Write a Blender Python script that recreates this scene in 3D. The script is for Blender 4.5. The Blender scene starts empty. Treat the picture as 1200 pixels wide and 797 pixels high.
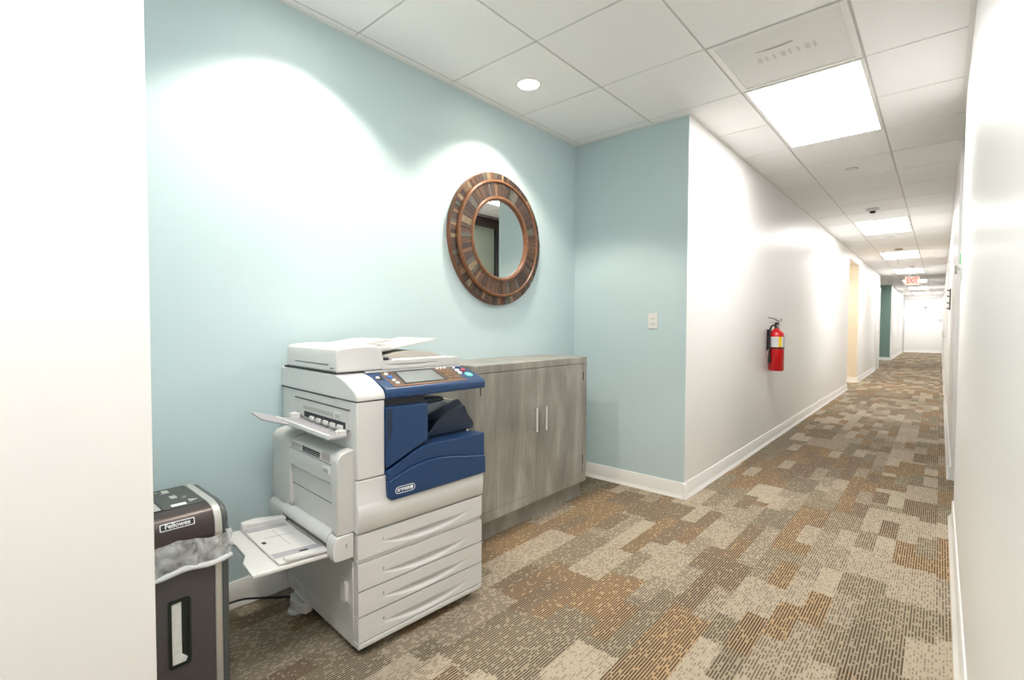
import bpy, bmesh, math, random
from mathutils import Vector, Matrix

random.seed(7)
S = bpy.context.scene
COL = S.collection

# ------------------------------------------------------------------ camera
def make_camera():
    f, pit, yaw, rol = 571.2131, -.0315, -.7208, -.0037
    F = Vector((math.sin(yaw), math.cos(yaw), 0)); R = Vector((math.cos(yaw), -math.sin(yaw), 0)); U = Vector((0, 0, 1))
    c, s = math.cos(pit), math.sin(pit)
    F2 = F*c + U*s; U2 = U*c - F*s
    c, s = math.cos(rol), math.sin(rol)
    R3 = R*c - U2*s; U3 = R*s + U2*c
    cam = bpy.data.cameras.new('camera'); cam.sensor_width = 36; cam.lens = f*36/1200
    cam.clip_start = .01; cam.clip_end = 100
    o = bpy.data.objects.new('camera', cam); COL.objects.link(o)
    M = Matrix((R3, U3, -F2)).transposed().to_4x4(); M.translation = (2.1744, 0, 1.1727)
    o.matrix_world = M; S.camera = o
make_camera()

# ------------------------------------------------------------------ light levels and exposure
W = bpy.data.worlds.new('world'); S.world = W; W.use_nodes = True
W.node_tree.nodes['Background'].inputs[0].default_value = (1, .97, .93, 1)
W.node_tree.nodes['Background'].inputs[1].default_value = .3
S.view_settings.view_transform = 'Standard'; S.view_settings.look = 'None'
S.view_settings.exposure = 1.25; S.view_settings.gamma = 1.0; S.view_settings.use_curve_mapping = False
S.cycles.max_bounces = 8; S.cycles.diffuse_bounces = 5; S.cycles.glossy_bounces = 4
S.cycles.sample_clamp_indirect = 6
TROFFER = 7.5          # radiance of the ceiling panels
TROFFER_COL = (1, .985, .96, 1)
SPOT = 28.0            # watts of each recessed downlight
SPOT_COL = (1, .905, .76)
SIDE_LAMP = 30.0

# ------------------------------------------------------------------ dimensions
H = 2.5642
XL, XR = .8963, 2.2596
YN, YE = .274, 3.2236
Y0, PY = 3.1275, .6096
BX = [.05, .651, 1.25, 1.8474]
YB, YF = -3.0, 28.2

# ------------------------------------------------------------------ materials
def nd(nt, t, **k):
    n = nt.nodes.new(t)
    for a, v in k.items(): setattr(n, a, v)
    return n
def mat(name, col, rough=.5, metal=0., spec=.5, emit=None, es=0., coat=0., bump=None, vary=None, trans=0., alpha=1.):
    m = bpy.data.materials.new(name); m.use_nodes = True
    nt = m.node_tree; b = nt.nodes['Principled BSDF']
    b.inputs['Base Color'].default_value = (*col, 1); b.inputs['Roughness'].default_value = rough
    b.inputs['Metallic'].default_value = metal; b.inputs['Specular IOR Level'].default_value = spec
    b.inputs['Coat Weight'].default_value = coat
    b.inputs['Transmission Weight'].default_value = trans; b.inputs['Alpha'].default_value = alpha
    if emit: b.inputs['Emission Color'].default_value = (*emit, 1); b.inputs['Emission Strength'].default_value = es
    tc = None
    if bump or vary:
        tc = nd(nt, 'ShaderNodeTexCoord')
    if vary:                       # (scale, amount): fine mottling of the material itself
        n = nd(nt, 'ShaderNodeTexNoise'); n.inputs['Scale'].default_value = vary[0]; n.inputs['Detail'].default_value = 4
        nt.links.new(tc.outputs['Object'], n.inputs['Vector'])
        r = nd(nt, 'ShaderNodeValToRGB'); a = vary[1]
        r.color_ramp.elements[0].position = .3; r.color_ramp.elements[1].position = .7
        r.color_ramp.elements[0].color = (*[c*(1-a) for c in col], 1); r.color_ramp.elements[1].color = (*[min(1, c*(1+a)) for c in col], 1)
        nt.links.new(n.outputs['Fac'], r.inputs[0]); nt.links.new(r.outputs[0], b.inputs['Base Color'])
    if bump:                       # (scale, strength)
        n = nd(nt, 'ShaderNodeTexNoise'); n.inputs['Scale'].default_value = bump[0]; n.inputs['Detail'].default_value = 3
        nt.links.new(tc.outputs['Object'], n.inputs['Vector'])
        p = nd(nt, 'ShaderNodeBump'); p.inputs['Strength'].default_value = bump[1]; p.inputs['Distance'].default_value = .002
        nt.links.new(n.outputs['Fac'], p.inputs['Height']); nt.links.new(p.outputs[0], b.inputs['Normal'])
    return m
def s2l(r, g, b):
    f = lambda c: c/12.92 if c <= .04045 else ((c+.055)/1.055)**2.4
    return tuple(f(c/255) for c in (r, g, b))

M = {}
M['blue_wall'] = mat('blue_wall_paint', s2l(196, 215, 220), .5, spec=.3, bump=(260, .08))
M['white_wall'] = mat('white_wall_paint', (.85, .845, .83), .38, spec=.4, bump=(260, .06))
M['green_wall'] = mat('green_wall_paint', s2l(124, 152, 143), .5, bump=(260, .06))
M['peach_wall'] = mat('cream_wall_paint', s2l(238, 228, 208), .5)
M['tile'] = mat('ceiling_tile', (.92, .915, .91), .9, spec=.1, bump=(420, .25), vary=(300, .03))
M['tbar'] = mat('ceiling_bar', (.62, .61, .60), .5)
M['base'] = mat('baseboard_vinyl', (.84, .83, .81), .28)
M['trimw'] = mat('white_trim', (.82, .81, .79), .3)
M['doorw'] = mat('white_door', (.80, .79, .77), .35)
M['dark_frame'] = mat('dark_bronze', s2l(50, 34, 28), .4, metal=.2)
M['black'] = mat('black_metal', (.012, .012, .013), .4)
M['door_grey'] = mat('grey_green_door', s2l(120, 126, 112), .5, vary=(6, .08))
M['white_plastic'] = mat('white_plastic', (.78, .78, .765), .38)
M['pw'] = mat('printer_white', s2l(214, 213, 211), .42, bump=(900, .04))
M['pw2'] = mat('printer_grey_white', s2l(203, 202, 199), .45, bump=(900, .04))
M['pg'] = mat('printer_warm_grey', s2l(178, 173, 166), .5)
M['plav'] = mat('printer_lavender_grey', s2l(170, 166, 172), .5)
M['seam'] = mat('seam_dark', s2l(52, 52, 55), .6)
M['blue'] = mat('printer_blue', s2l(23, 60, 104), .36, bump=(700, .1))
M['navy'] = mat('printer_navy', s2l(27, 45, 70), .4)
M['cavity'] = mat('dark_cavity', (.012, .014, .02), .6)
M['bronze'] = mat('panel_bronze', s2l(84, 66, 50), .4)
M['copper'] = mat('panel_copper', s2l(138, 104, 82), .4, metal=.2)
M['screen'] = mat('screen_grey', s2l(122, 127, 126), .18, emit=(.55, .6, .6), es=.05)
M['btn_w'] = mat('button_white', s2l(235, 232, 226), .4)
M['btn_b'] = mat('button_blue', s2l(40, 110, 205), .4)
M['btn_t'] = mat('button_teal', s2l(110, 215, 200), .35)
M['btn_r'] = mat('button_red', s2l(190, 60, 70), .4)
M['btn_o'] = mat('button_tan', s2l(140, 108, 82), .4)
M['ink'] = mat('print_ink', s2l(60, 60, 66), .6)
M['logo_w'] = mat('logo_white', s2l(240, 242, 245), .4)
M['rubber'] = mat('black_rubber', (.02, .02, .021), .55)
M['shred'] = mat('shredder_charcoal', s2l(82, 77, 78), .55, vary=(650, .28), bump=(700, .2))
M['shred_head'] = mat('shredder_bronze_black', s2l(72, 62, 62), .33, metal=.35, vary=(600, .12))
M['shred_top'] = mat('shredder_top_grey', s2l(70, 74, 72), .5, vary=(500, .2))
M['shred_cap'] = mat('shredder_side_grey', s2l(84, 88, 88), .45)
M['silver'] = mat('silver_band', s2l(205, 203, 198), .32, metal=.55)
M['dgreen'] = mat('window_dark', s2l(18, 34, 30), .4)
M['paper'] = mat('paper_white', s2l(232, 232, 228), .8, vary=(60, .08))
M['chrome'] = mat('polished_chrome', (.86, .86, .86), .12, metal=1.)
M['steel'] = mat('dull_steel', (.55, .55, .54), .35, metal=.9)
M['red'] = mat('extinguisher_red', s2l(205, 10, 22), .22, coat=.4)
M['yellow'] = mat('label_yellow', s2l(240, 205, 60), .5)
M['lab_b'] = mat('label_blue_grey', s2l(150, 165, 185), .5)
M['exit_red'] = mat('exit_letter_red', (.75, .02, .02), .4, emit=(1, .04, .03), es=1.6)
M['exit_body'] = mat('exit_housing', s2l(244, 232, 224), .4, emit=(1, .6, .5), es=.2)
M['green_led'] = mat('green_tag', s2l(90, 205, 140), .5)
M['mirror'] = mat('mirror_glass', (.86, .89, .88), .02, metal=1.)
M['diffuser'] = mat('light_diffuser', (.9, .9, .9), .5, emit=TROFFER_COL[:3], es=TROFFER)
M['lens'] = mat('downlight_lens', (.9, .9, .9), .5, emit=SPOT_COL, es=14)
M['perf'] = mat('return_panel', s2l(228, 227, 225), .6, bump=(700, .3), vary=(240, .05))

def bag_material():
    m = bpy.data.materials.new('clear_bag'); m.use_nodes = True; nt = m.node_tree
    b = nt.nodes['Principled BSDF']; out = nt.nodes['Material Output']
    b.inputs['Base Color'].default_value = (.82, .83, .84, 1); b.inputs['Roughness'].default_value = .25
    t = nd(nt, 'ShaderNodeBsdfTransparent'); mx = nd(nt, 'ShaderNodeMixShader')
    tc = nd(nt, 'ShaderNodeTexCoord'); n = nd(nt, 'ShaderNodeTexNoise'); n.inputs['Scale'].default_value = 22; n.inputs['Detail'].default_value = 5
    n.inputs['Distortion'].default_value = 1.5
    r = nd(nt, 'ShaderNodeMapRange'); r.inputs[1].default_value = .3; r.inputs[2].default_value = .75; r.inputs[3].default_value = .22; r.inputs[4].default_value = .72
    nt.links.new(tc.outputs['Object'], n.inputs['Vector']); nt.links.new(n.outputs['Fac'], r.inputs[0])
    nt.links.new(r.outputs[0], mx.inputs[0]); nt.links.new(t.outputs[0], mx.inputs[1]); nt.links.new(b.outputs[0], mx.inputs[2])
    nt.links.new(mx.outputs[0], out.inputs[0])
    return m
M['bag'] = bag_material()
M['hem'] = mat('bag_hem', (.85, .86, .87), .3, alpha=.82)

def cabinet_material():
    m = bpy.data.materials.new('washed_grey_wood'); m.use_nodes = True; nt = m.node_tree; L = nt.links.new
    b = nt.nodes['Principled BSDF']; b.inputs['Roughness'].default_value = .36; b.inputs['Specular IOR Level'].default_value = .5
    tc = nd(nt, 'ShaderNodeTexCoord')
    def noise(sc, scale, det, dist=0):
        mp = nd(nt, 'ShaderNodeMapping'); mp.inputs['Scale'].default_value = sc
        n = nd(nt, 'ShaderNodeTexNoise'); n.inputs['Scale'].default_value = scale; n.inputs['Detail'].default_value = det; n.inputs['Distortion'].default_value = dist
        L(tc.outputs['Object'], mp.inputs[0]); L(mp.outputs[0], n.inputs['Vector']); return n.outputs['Fac']
    n1 = noise((9, 9, 1.9), 1, 4, .5); n2 = noise((130, 130, 9), 1, 4); n3 = noise((5, 5, 2.6), 1, 2)
    def mth(op, a, c):
        n = nd(nt, 'ShaderNodeMath', operation=op)
        for i, v in enumerate((a, c)):
            if isinstance(v, (int, float)): n.inputs[i].default_value = v
            else: L(v, n.inputs[i])
        return n.outputs[0]
    v = mth('ADD', mth('MULTIPLY', n1, .5), mth('ADD', mth('MULTIPLY', n2, .22), mth('MULTIPLY', n3, .4)))
    r = nd(nt, 'ShaderNodeValToRGB'); e = r.color_ramp.elements
    e[0].position = .40; e[0].color = (*s2l(120, 117, 111), 1); e[1].position = .80; e[1].color = (*s2l(188, 186, 180), 1)
    x = e.new(.58); x.color = (*s2l(149, 145, 137), 1)
    L(v, r.inputs[0]); L(r.outputs[0], b.inputs['Base Color'])
    return m
M['cab'] = cabinet_material()

def carpet_material():
    m = bpy.data.materials.new('carpet_tiles'); m.use_nodes = True; nt = m.node_tree; L = nt.links.new
    b = nt.nodes['Principled BSDF']; b.inputs['Roughness'].default_value = .95; b.inputs['Specular IOR Level'].default_value = .1
    tc = nd(nt, 'ShaderNodeTexCoord'); sp = nd(nt, 'ShaderNodeSeparateXYZ'); L(tc.outputs['Object'], sp.inputs[0])
    X, Y = sp.outputs[0], sp.outputs[1]
    def mth(op, a, c=0., d=None):
        n = nd(nt, 'ShaderNodeMath', operation=op)
        for i, v in enumerate((a, c) if d is None else (a, c, d)):
            if isinstance(v, (int, float)): n.inputs[i].default_value = v
            else: L(v, n.inputs[i])
        return n.outputs[0]
    def comb(x, y, z):
        n = nd(nt, 'ShaderNodeCombineXYZ')
        for i, v in enumerate((x, y, z)):
            if isinstance(v, (int, float)): n.inputs[i].default_value = v
            else: L(v, n.inputs[i])
        return n.outputs[0]
    def wn(x, y, z):
        n = nd(nt, 'ShaderNodeTexWhiteNoise', noise_dimensions='3D'); L(comb(x, y, z), n.inputs['Vector']); return n.outputs['Value']
    def noise(x, y, sc, det=2):
        n = nd(nt, 'ShaderNodeTexNoise'); n.inputs['Scale'].default_value = sc; n.inputs['Detail'].default_value = det
        L(comb(x, y, 0.), n.inputs['Vector']); return n.outputs['Fac']
    def ramp(f, stops, interp='CONSTANT'):
        r = nd(nt, 'ShaderNodeValToRGB'); r.color_ramp.interpolation = interp; e = r.color_ramp.elements
        while len(e) < len(stops): e.new(.5)
        for k, (p, c) in enumerate(stops): e[k].position = p; e[k].color = (*c, 1)
        L(f, r.inputs[0]); return r.outputs[0]
    def mix(f, a, c):
        n = nd(nt, 'ShaderNodeMix', data_type='RGBA'); L(f, n.inputs[0]) if not isinstance(f, float) else None
        if isinstance(f, float): n.inputs[0].default_value = f
        for i, v in ((6, a), (7, c)):
            if isinstance(v, tuple): n.inputs[i].default_value = (*v, 1)
            else: L(v, n.inputs[i])
        return n.outputs[2]
    T = .5
    P = .0098
    u = mth('DIVIDE', X, P); fr = mth('FRACT', u); line = mth('FLOOR', u)
    band = mth('LESS_THAN', mth('ABSOLUTE', mth('SUBTRACT', fr, .5)), .25)
    # each rib of yarn changes colour at a slightly different place
    jit = mth('MULTIPLY', mth('SUBTRACT', wn(line, 4.4, 1.7), .5), .014)
    Ys = mth('SUBTRACT', Y, 1.935); Xs = mth('SUBTRACT', X, 1.355); Yj = mth('ADD', Ys, jit)
    ty = mth('FLOOR', mth('DIVIDE', Ys, T))
    def block(w, h, seed):
        c = mth('FLOOR', mth('DIVIDE', Xs, w)); o = wn(c, seed, 3.1)
        r = mth('FLOOR', mth('DIVIDE', mth('ADD', Yj, mth('MULTIPLY', o, h)), h))
        return wn(c, r, seed+.7), wn(c, r, seed+4.2)
    k1, _ = block(T/3, T*.8, 5.7)
    k2, q2 = block(T/6, T*.58, 2.9); k3, q3 = block(T/2, T, 8.3)
    p3 = mth('GREATER_THAN', q3, .82); p2 = mth('GREATER_THAN', q2, .56)
    sel = lambda p, a, c: mth('ADD', mth('MULTIPLY', a, mth('SUBTRACT', 1., p)), mth('MULTIPLY', c, p))
    k = sel(p2, sel(p3, k1, k3), k2)
    stops = [(0., (178, 166, 148), .40), (.13, (171, 159, 141), .60), (.30, (174, 147, 115), .86), (.43, (158, 141, 120), .92), (.58, (162, 151, 130), .72), (.70, (170, 146, 117), .94), (.82, (154, 145, 126), .80), (.93, (181, 170, 151), .28)]
    base = ramp(k, [(p, s2l(*c)) for p, c, _ in stops])
    st = ramp(k, [(p, (a,)*3) for p, c, a in stops])
    # yarn colours drift along every rib
    along = noise(mth('MULTIPLY', line, 5.17), mth('MULTIPLY', Y, 70.), 1., 2)
    base = mix(mth('MULTIPLY', mth('MAXIMUM', mth('SUBTRACT', along, .5), 0.), 1.6), base, s2l(178, 148, 108))
    base = mix(mth('MULTIPLY', mth('MAXIMUM', mth('SUBTRACT', .5, along), 0.), 1.8), base, s2l(148, 132, 108))
    fz = noise(mth('MULTIPLY', X, 300.), mth('MULTIPLY', Y, 150.), 1., 2)
    base = mix(mth('MULTIPLY', mth('MAXIMUM', mth('SUBTRACT', fz, .45), 0.), 1.6), base, s2l(112, 96, 76))
    # dark ribs broken into dashes, long in the brown blocks and short in the pale ones
    dn = noise(mth('MULTIPLY', line, 7.31), mth('MULTIPLY', Y, 40.), 1., 1)
    dash = mth('GREATER_THAN', mth('ADD', dn, mth('MULTIPLY', st, .24)), .60)
    dk = mth('MULTIPLY', mth('MULTIPLY', band, dash), mth('MINIMUM', mth('ADD', mth('MULTIPLY', st, .80), .20), 1.))
    rib = mix(mth('GREATER_THAN', wn(line, mth('FLOOR', mth('MULTIPLY', Y, 6.)), 3.3), .6), s2l(66, 54, 46), s2l(68, 60, 53))
    col = mix(dk, base, rib)
    L(col, b.inputs['Base Color'])
    bp = nd(nt, 'ShaderNodeBump'); bp.inputs['Strength'].default_value = .5; bp.inputs['Distance'].default_value = .003
    L(mth('ADD', mth('SUBTRACT', 1., mth('MULTIPLY', band, .8)), mth('MULTIPLY', fz, .6)), bp.inputs['Height']); L(bp.outputs[0], b.inputs['Normal'])
    return m
M['carpet'] = carpet_material()

# ------------------------------------------------------------------ mesh helpers
def box(bm, x0, x1, y0, y1, z0, z1, mi=0):
    vs = [bm.verts.new((x, y, z)) for z in (z0, z1) for y in (y0, y1) for x in (x0, x1)]
    fs = []
    for q in ((0, 2, 3, 1), (4, 5, 7, 6), (0, 1, 5, 4), (2, 6, 7, 3), (0, 4, 6, 2), (1, 3, 7, 5)):
        f = bm.faces.new([vs[i] for i in q]); f.material_index = mi; fs.append(f)
    return fs
def prism(bm, pts, d0, d1, ax='y', mi=0):
    """pts: outline in the two other axes (x,z for 'y'; y,z for 'x'; x,y for 'z'), extruded from d0 to d1"""
    def P(a, b, d): return {'y': (a, d, b), 'x': (d, a, b), 'z': (a, b, d)}[ax]
    A = [bm.verts.new(P(a, b, d0)) for a, b in pts]; B = [bm.verts.new(P(a, b, d1)) for a, b in pts]
    fs = [bm.faces.new(A), bm.faces.new(B[::-1])]
    n = len(pts)
    for i in range(n):
        j = (i+1) % n; fs.append(bm.faces.new((A[i], B[i], B[j], A[j])))
    for f in fs: f.material_index = mi
    bmesh.ops.recalc_face_normals(bm, faces=fs)
    return fs
def lathe(bm, prof, n=40, c=(0, 0, 0), ax='z', mi=0, close=False):
    """prof: (radius, height) revolved about an axis"""
    rings = []
    def P(r, h, a):
        x, y = r*math.cos(a), r*math.sin(a)
        v = {'z': (x, y, h), 'x': (h, x, y), 'y': (x, h, y)}[ax]
        return (v[0]+c[0], v[1]+c[1], v[2]+c[2])
    for r, h in prof:
        rings.append([bm.verts.new(P(max(r, 1e-5), h, 2*math.pi*i/n)) for i in range(n)])
    fs = []
    idx = list(range(len(rings)-1))
    pairs = [(rings[i], rings[i+1]) for i in idx] + ([(rings[-1], rings[0])] if close else [])
    for A, B in pairs:
        for i in range(n):
            j = (i+1) % n; f = bm.faces.new((A[i], A[j], B[j], B[i])); f.material_index = mi; fs.append(f)
    if not close:
        for R_ in (rings[0], rings[-1]):
            f = bm.faces.new(R_); f.material_index = mi; fs.append(f)
    bmesh.ops.recalc_face_normals(bm, faces=fs)
    return fs
def tube(bm, pts, r, n=10, mi=0, sub=6, smooth=True):
    P = [Vector(p) for p in pts]
    if smooth and len(P) > 2:
        Q = []
        for i in range(len(P)-1):
            p0, p1, p2, p3 = P[max(i-1, 0)], P[i], P[i+1], P[min(i+2, len(P)-1)]
            for k in range(sub):
                t = k/sub
                Q.append(.5*((2*p1)+(p2-p0)*t+(2*p0-5*p1+4*p2-p3)*t*t+(3*p1-p0-3*p2+p3)*t**3))
        Q.append(P[-1]); P = Q
    rings = []; up = Vector((0, 0, 1)); prev = None
    for i, p in enumerate(P):
        d = (P[min(i+1, len(P)-1)]-P[max(i-1, 0)]).normalized()
        a = prev if prev is not None else (up if abs(d.z) < .9 else Vector((1, 0, 0)))
        s = d.cross(a).normalized(); a = s.cross(d).normalized(); prev = a
        rr = r[min(i, len(r)-1)] if isinstance(r, (list, tuple)) else r
        rings.append([bm.verts.new(p+(s*math.cos(2*math.pi*k/n)+a*math.sin(2*math.pi*k/n))*rr) for k in range(n)])
    fs = []
    for A, B in zip(rings, rings[1:]):
        for i in range(n):
            j = (i+1) % n; fs.append(bm.faces.new((A[i], A[j], B[j], B[i])))
    fs += [bm.faces.new(rings[0][::-1]), bm.faces.new(rings[-1])]
    for f in fs: f.material_index = mi
    bmesh.ops.recalc_face_normals(bm, faces=fs)
    return fs
def rrect(x0, x1, y0, y1, r, n=5):
    out = []
    for cx, cy, a0 in ((x1-r, y1-r, 0), (x0+r, y1-r, 90), (x0+r, y0+r, 180), (x1-r, y0+r, 270)):
        for i in range(n+1):
            a = math.radians(a0+90*i/n); out.append((cx+r*math.cos(a), cy+r*math.sin(a)))
    return out
def obj(name, bm, mats, parent=None, smooth=35, bevel=0., seg=2, loc=None, label=None):
    me = bpy.data.meshes.new(name)
    if smooth:
        for f in bm.faces: f.smooth = True
    bm.to_mesh(me); bm.free()
    if smooth: me.set_sharp_from_angle(angle=math.radians(smooth))
    for m in (mats if isinstance(mats, (list, tuple)) else [mats]): me.materials.append(M[m])
    o = bpy.data.objects.new(name, me); COL.objects.link(o)
    if parent: o.parent = parent
    if loc: o.location = loc
    if bevel:
        b = o.modifiers.new('bevel', 'BEVEL'); b.width = bevel; b.segments = seg; b.limit_method = 'ANGLE'; b.angle_limit = math.radians(40)
        b.harden_normals = False
    if label: o['label'] = label
    return o
def B(): return bmesh.new()
def thing(name, label, cat, loc=(0, 0, 0), rz=0., group=None):
    o = bpy.data.objects.new(name, None); COL.objects.link(o); o.empty_display_size = .1
    o.location = loc; o.rotation_euler = (0, 0, rz); o['label'] = label; o['category'] = cat
    if group: o['group'] = group
    return o
def tag(o, label, cat, group=None):
    o['label'] = label; o['category'] = cat
    if group: o['group'] = group
    return o
def struct(name, bm, mats, parent=None, **k):
    k.setdefault('smooth', 0)
    o = obj(name, bm, mats, parent, **k)
    if not parent: o['kind'] = 'structure'
    return o
def text(name, body, size, mtx, m, parent=None, ext=.0006, bold=0., label=None):
    cu = bpy.data.curves.new(name, 'FONT'); cu.body = body; cu.size = size; cu.extrude = ext; cu.align_x = 'CENTER'; cu.align_y = 'CENTER'; cu.offset = bold
    t = bpy.data.objects.new(name+'_src', cu); COL.objects.link(t)
    dg = bpy.context.evaluated_depsgraph_get()
    me = bpy.data.meshes.new_from_object(t.evaluated_get(dg)); bpy.data.objects.remove(t)
    me.transform(mtx); me.materials.clear(); me.materials.append(M[m]); me.name = name
    o = bpy.data.objects.new(name, me); COL.objects.link(o)
    if parent: o.parent = parent
    if label: o['label'] = label
    return o
def dup(root, loc, label):
    r = root.copy(); COL.objects.link(r); r.location = loc; r['label'] = label
    for ch in list(root.children):
        c = ch.copy(); COL.objects.link(c); c.parent = r
        for g in ch.children:
            d = g.copy(); COL.objects.link(d); d.parent = c
    return r
FRONT = Matrix.Rotation(math.pi/2, 4, 'X')             # text standing up, facing -y
def at(x, y, z, R=FRONT): return Matrix.Translation((x, y, z)) @ R

# ================================================================== THE SETTING
b = B(); box(b, -3.2, 4.2, YB-.2, YF+.3, -.05, 0); struct('floor', b, 'carpet')

def wall(name, x0, x1, y0, y1, mats, pick=None, z0=0., z1=H):
    b = B(); fs = box(b, x0, x1, y0, y1, z0, z1)
    if pick:
        b.normal_update()
        for f in fs:
            for ax, sg, mi in pick:
                if f.normal[ax]*sg > .5: f.material_index = mi
    return struct(name, b, mats)
wall('wall_alcove', -.12, 0, YN-.12, YE+.12, 'blue_wall')
wall('wall_alcove_end', 0, XL-.12, YE, YE+.12, 'blue_wall')
wall('wall_alcove_near', 0, XL-.12, YN-.12, YN, 'blue_wall')
wall('wall_left_near', XL-.12, XL, YB, YN, ['white_wall', 'blue_wall'], [(1, 1, 1)])
R1, R2, R3, R4 = 10.83, 12.27, 16.86, 20.95
wall('wall_left', XL-.12, XL, YE, R1, ['white_wall', 'blue_wall'], [(1, -1, 1)])
wall('wall_left_middle', -.5, XL, R2, R2+.12, ['white_wall', 'peach_wall'], [(1, -1, 1)])
wall('wall_left_recess', -.62, -.5, R1-.12, R2+.12, 'peach_wall')
wall('wall_left_recess_near', -.5, XL-.12, R1-.12, R1, 'peach_wall')
wall('wall_left_far', XL-.12, XL, R2+.12, R3, 'white_wall')
wall('wall_left_green', -2.5, XL, R4, R4+.12, ['white_wall', 'green_wall'], [(1, -1, 1)])
wall('wall_left_opening_near', -2.5, XL-.12, R3-.12, R3, 'white_wall')
wall('wall_left_opening_back', -2.62, -2.5, R3-.12, R4+.12, 'white_wall')
wall('wall_left_end', XL-.12, XL, R4+.12, YF, 'white_wall')
wall('wall_end', XL-.3, XR+.3, YF, YF+.12, 'white_wall')
wall('wall_behind', XL-.3, XR+.3, YB-.12, YB, 'white_wall')
DA, DB = 4.0, 4.97
wall('wall_right_near', XR, XR+.14, YB, DA, 'white_wall')
wall('wall_right', XR, XR+.14, DB, YF, 'white_wall')

# recessed dark-framed doorway in the right wall (seen in the mirror)
b = B()
box(b, XR+.11, XR+.20, DA, DB, 2.44, H, 0)
box(b, XR+.10, XR+.20, 4.74, 4.84, 0, 2.44, 1)
box(b, XR+.11, XR+.20, DA, 4.04, 0, 2.44, 1)
box(b, XR+.11, XR+.20, 4.84, DB, 0, 2.44, 0)
d1 = struct('door_1', b, ['dark_frame', 'black'], bevel=.003)
b = B(); box(b, XR+.135, XR+.18, 4.04, 4.74, .01, 2.44); struct('door_leaf', b, 'door_grey', d1, bevel=.002)
b = B(); tube(b, [(XR+.134, 4.66, 1.0), (XR+.085, 4.66, 1.0), (XR+.085, 4.55, 1.0)], .009, smooth=False); struct('door_handle', b, 'steel', d1, smooth=35)

# doors with white casings along the right wall and one on the left
def cased_door(n, y0, y1, x, sg, hinge=False):
    b = B(); t = .09
    X0, X1 = sorted((x, x+sg*.022))
    prof = lambda a, c, z0, z1: box(b, X0, X1, a, c, z0, z1)
    prof(y0-t, y0, 0, 2.13+t); prof(y1, y1+t, 0, 2.13+t); prof(y0, y1, 2.13, 2.13+t)
    fr = struct('door_%d' % n, b, 'trimw', bevel=.004)
    b = B(); X0, X1 = sorted((x, x+sg*.008)); box(b, X0, X1, y0+.004, y1-.004, .01, 2.126)
    struct('door_leaf', b, 'doorw', fr)
    b = B(); tube(b, [(x+sg*.006, y1-.07, 1.0), (x+sg*.05, y1-.07, 1.0), (x+sg*.05, y1-.18, 1.0)], .009, smooth=False)
    lathe(b, [(.026, x+sg*.006), (.026, x+sg*.014)], 20, (0, y1-.07, 1.0), 'x')
    struct('door_handle', b, 'steel', fr, smooth=35)
    b = B()
    for z in (.3, 1.1, 1.9): tube(b, [(x+sg*.012, y0+.004, z-.045), (x+sg*.012, y0+.004, z+.045)], .008, smooth=False)
    struct('hinge', b, 'black', fr, smooth=35)
cased_door(2, 10.15, 11.05, XR, -1)
cased_door(3, 12.75, 13.65, XR, -1)
cased_door(4, 17.6, 18.5, XR, -1)
cased_door(5, 23.2, 24.1, XR, -1)
cased_door(6, 15.86, 16.72, XL, 1)
# end of the corridor: a door frame line in the far-left corner
b = B(); box(b, XL+.02, XL+.06, YF-.02, YF, 0, 2.36); box(b, XL+.02, 2.05, YF-.02, YF, 2.36, 2.40); struct('trim_1', b, 'pg' if False else 'tbar', bevel=.003)

# baseboards: a cove profile swept along straight runs
def baseboard(name, runs):
    b = B(); prof = [(0, 0), (.024, 0), (.022, .006), (.013, .016), (.009, .03), (.008, .1), (.004, .106), (0, .106)]
    for (p, q) in runs:                      # the wall lies to the LEFT of p->q; profile grows to the right
        p, q = Vector((*p, 0)), Vector((*q, 0)); d = (q-p).normalized(); nrm = Vector((d.y, -d.x, 0))
        e = .0
        A = [b.verts.new(p+nrm*a+Vector((0, 0, z))) for a, z in prof]; C = [b.verts.new(q+nrm*a+Vector((0, 0, z))) for a, z in prof]
        fs = [b.faces.new(A), b.faces.new(C[::-1])]
        for i in range(len(prof)):
            j = (i+1) % len(prof); fs.append(b.faces.new((A[i], C[i], C[j], A[j])))
        bmesh.ops.recalc_face_normals(b, faces=fs)
    return struct(name, b, 'base', smooth=35)
K = .024
baseboard('baseboard_alcove', [((0, YN), (0, YE))])
baseboard('baseboard_alcove_end', [((0, YE), (XL+K, YE))])
baseboard('baseboard_left', [((XL, YE-K), (XL, R1))])
baseboard('baseboard_left_near', [((XL, YB), (XL, YN))])
baseboard('baseboard_left_far', [((-.5, R2), (XL+K, R2)), ((XL, R2-K), (XL, 15.77)), ((XL, R4-K), (XL, YF)), ((-2.5, R4), (XL+K, R4))])
baseboard('baseboard_right_near', [((XR, DA), (XR, YB))])
baseboard('baseboard_right', [((XR, 10.06), (XR, DB)), ((XR, 12.66), (XR, 11.14)), ((XR, 17.51), (XR, 13.74)), ((XR, 23.11), (XR, 18.59)), ((XR, YF), (XR, 24.19))])
baseboard('baseboard_end', [((XL, YF), (XR, YF))])

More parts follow.
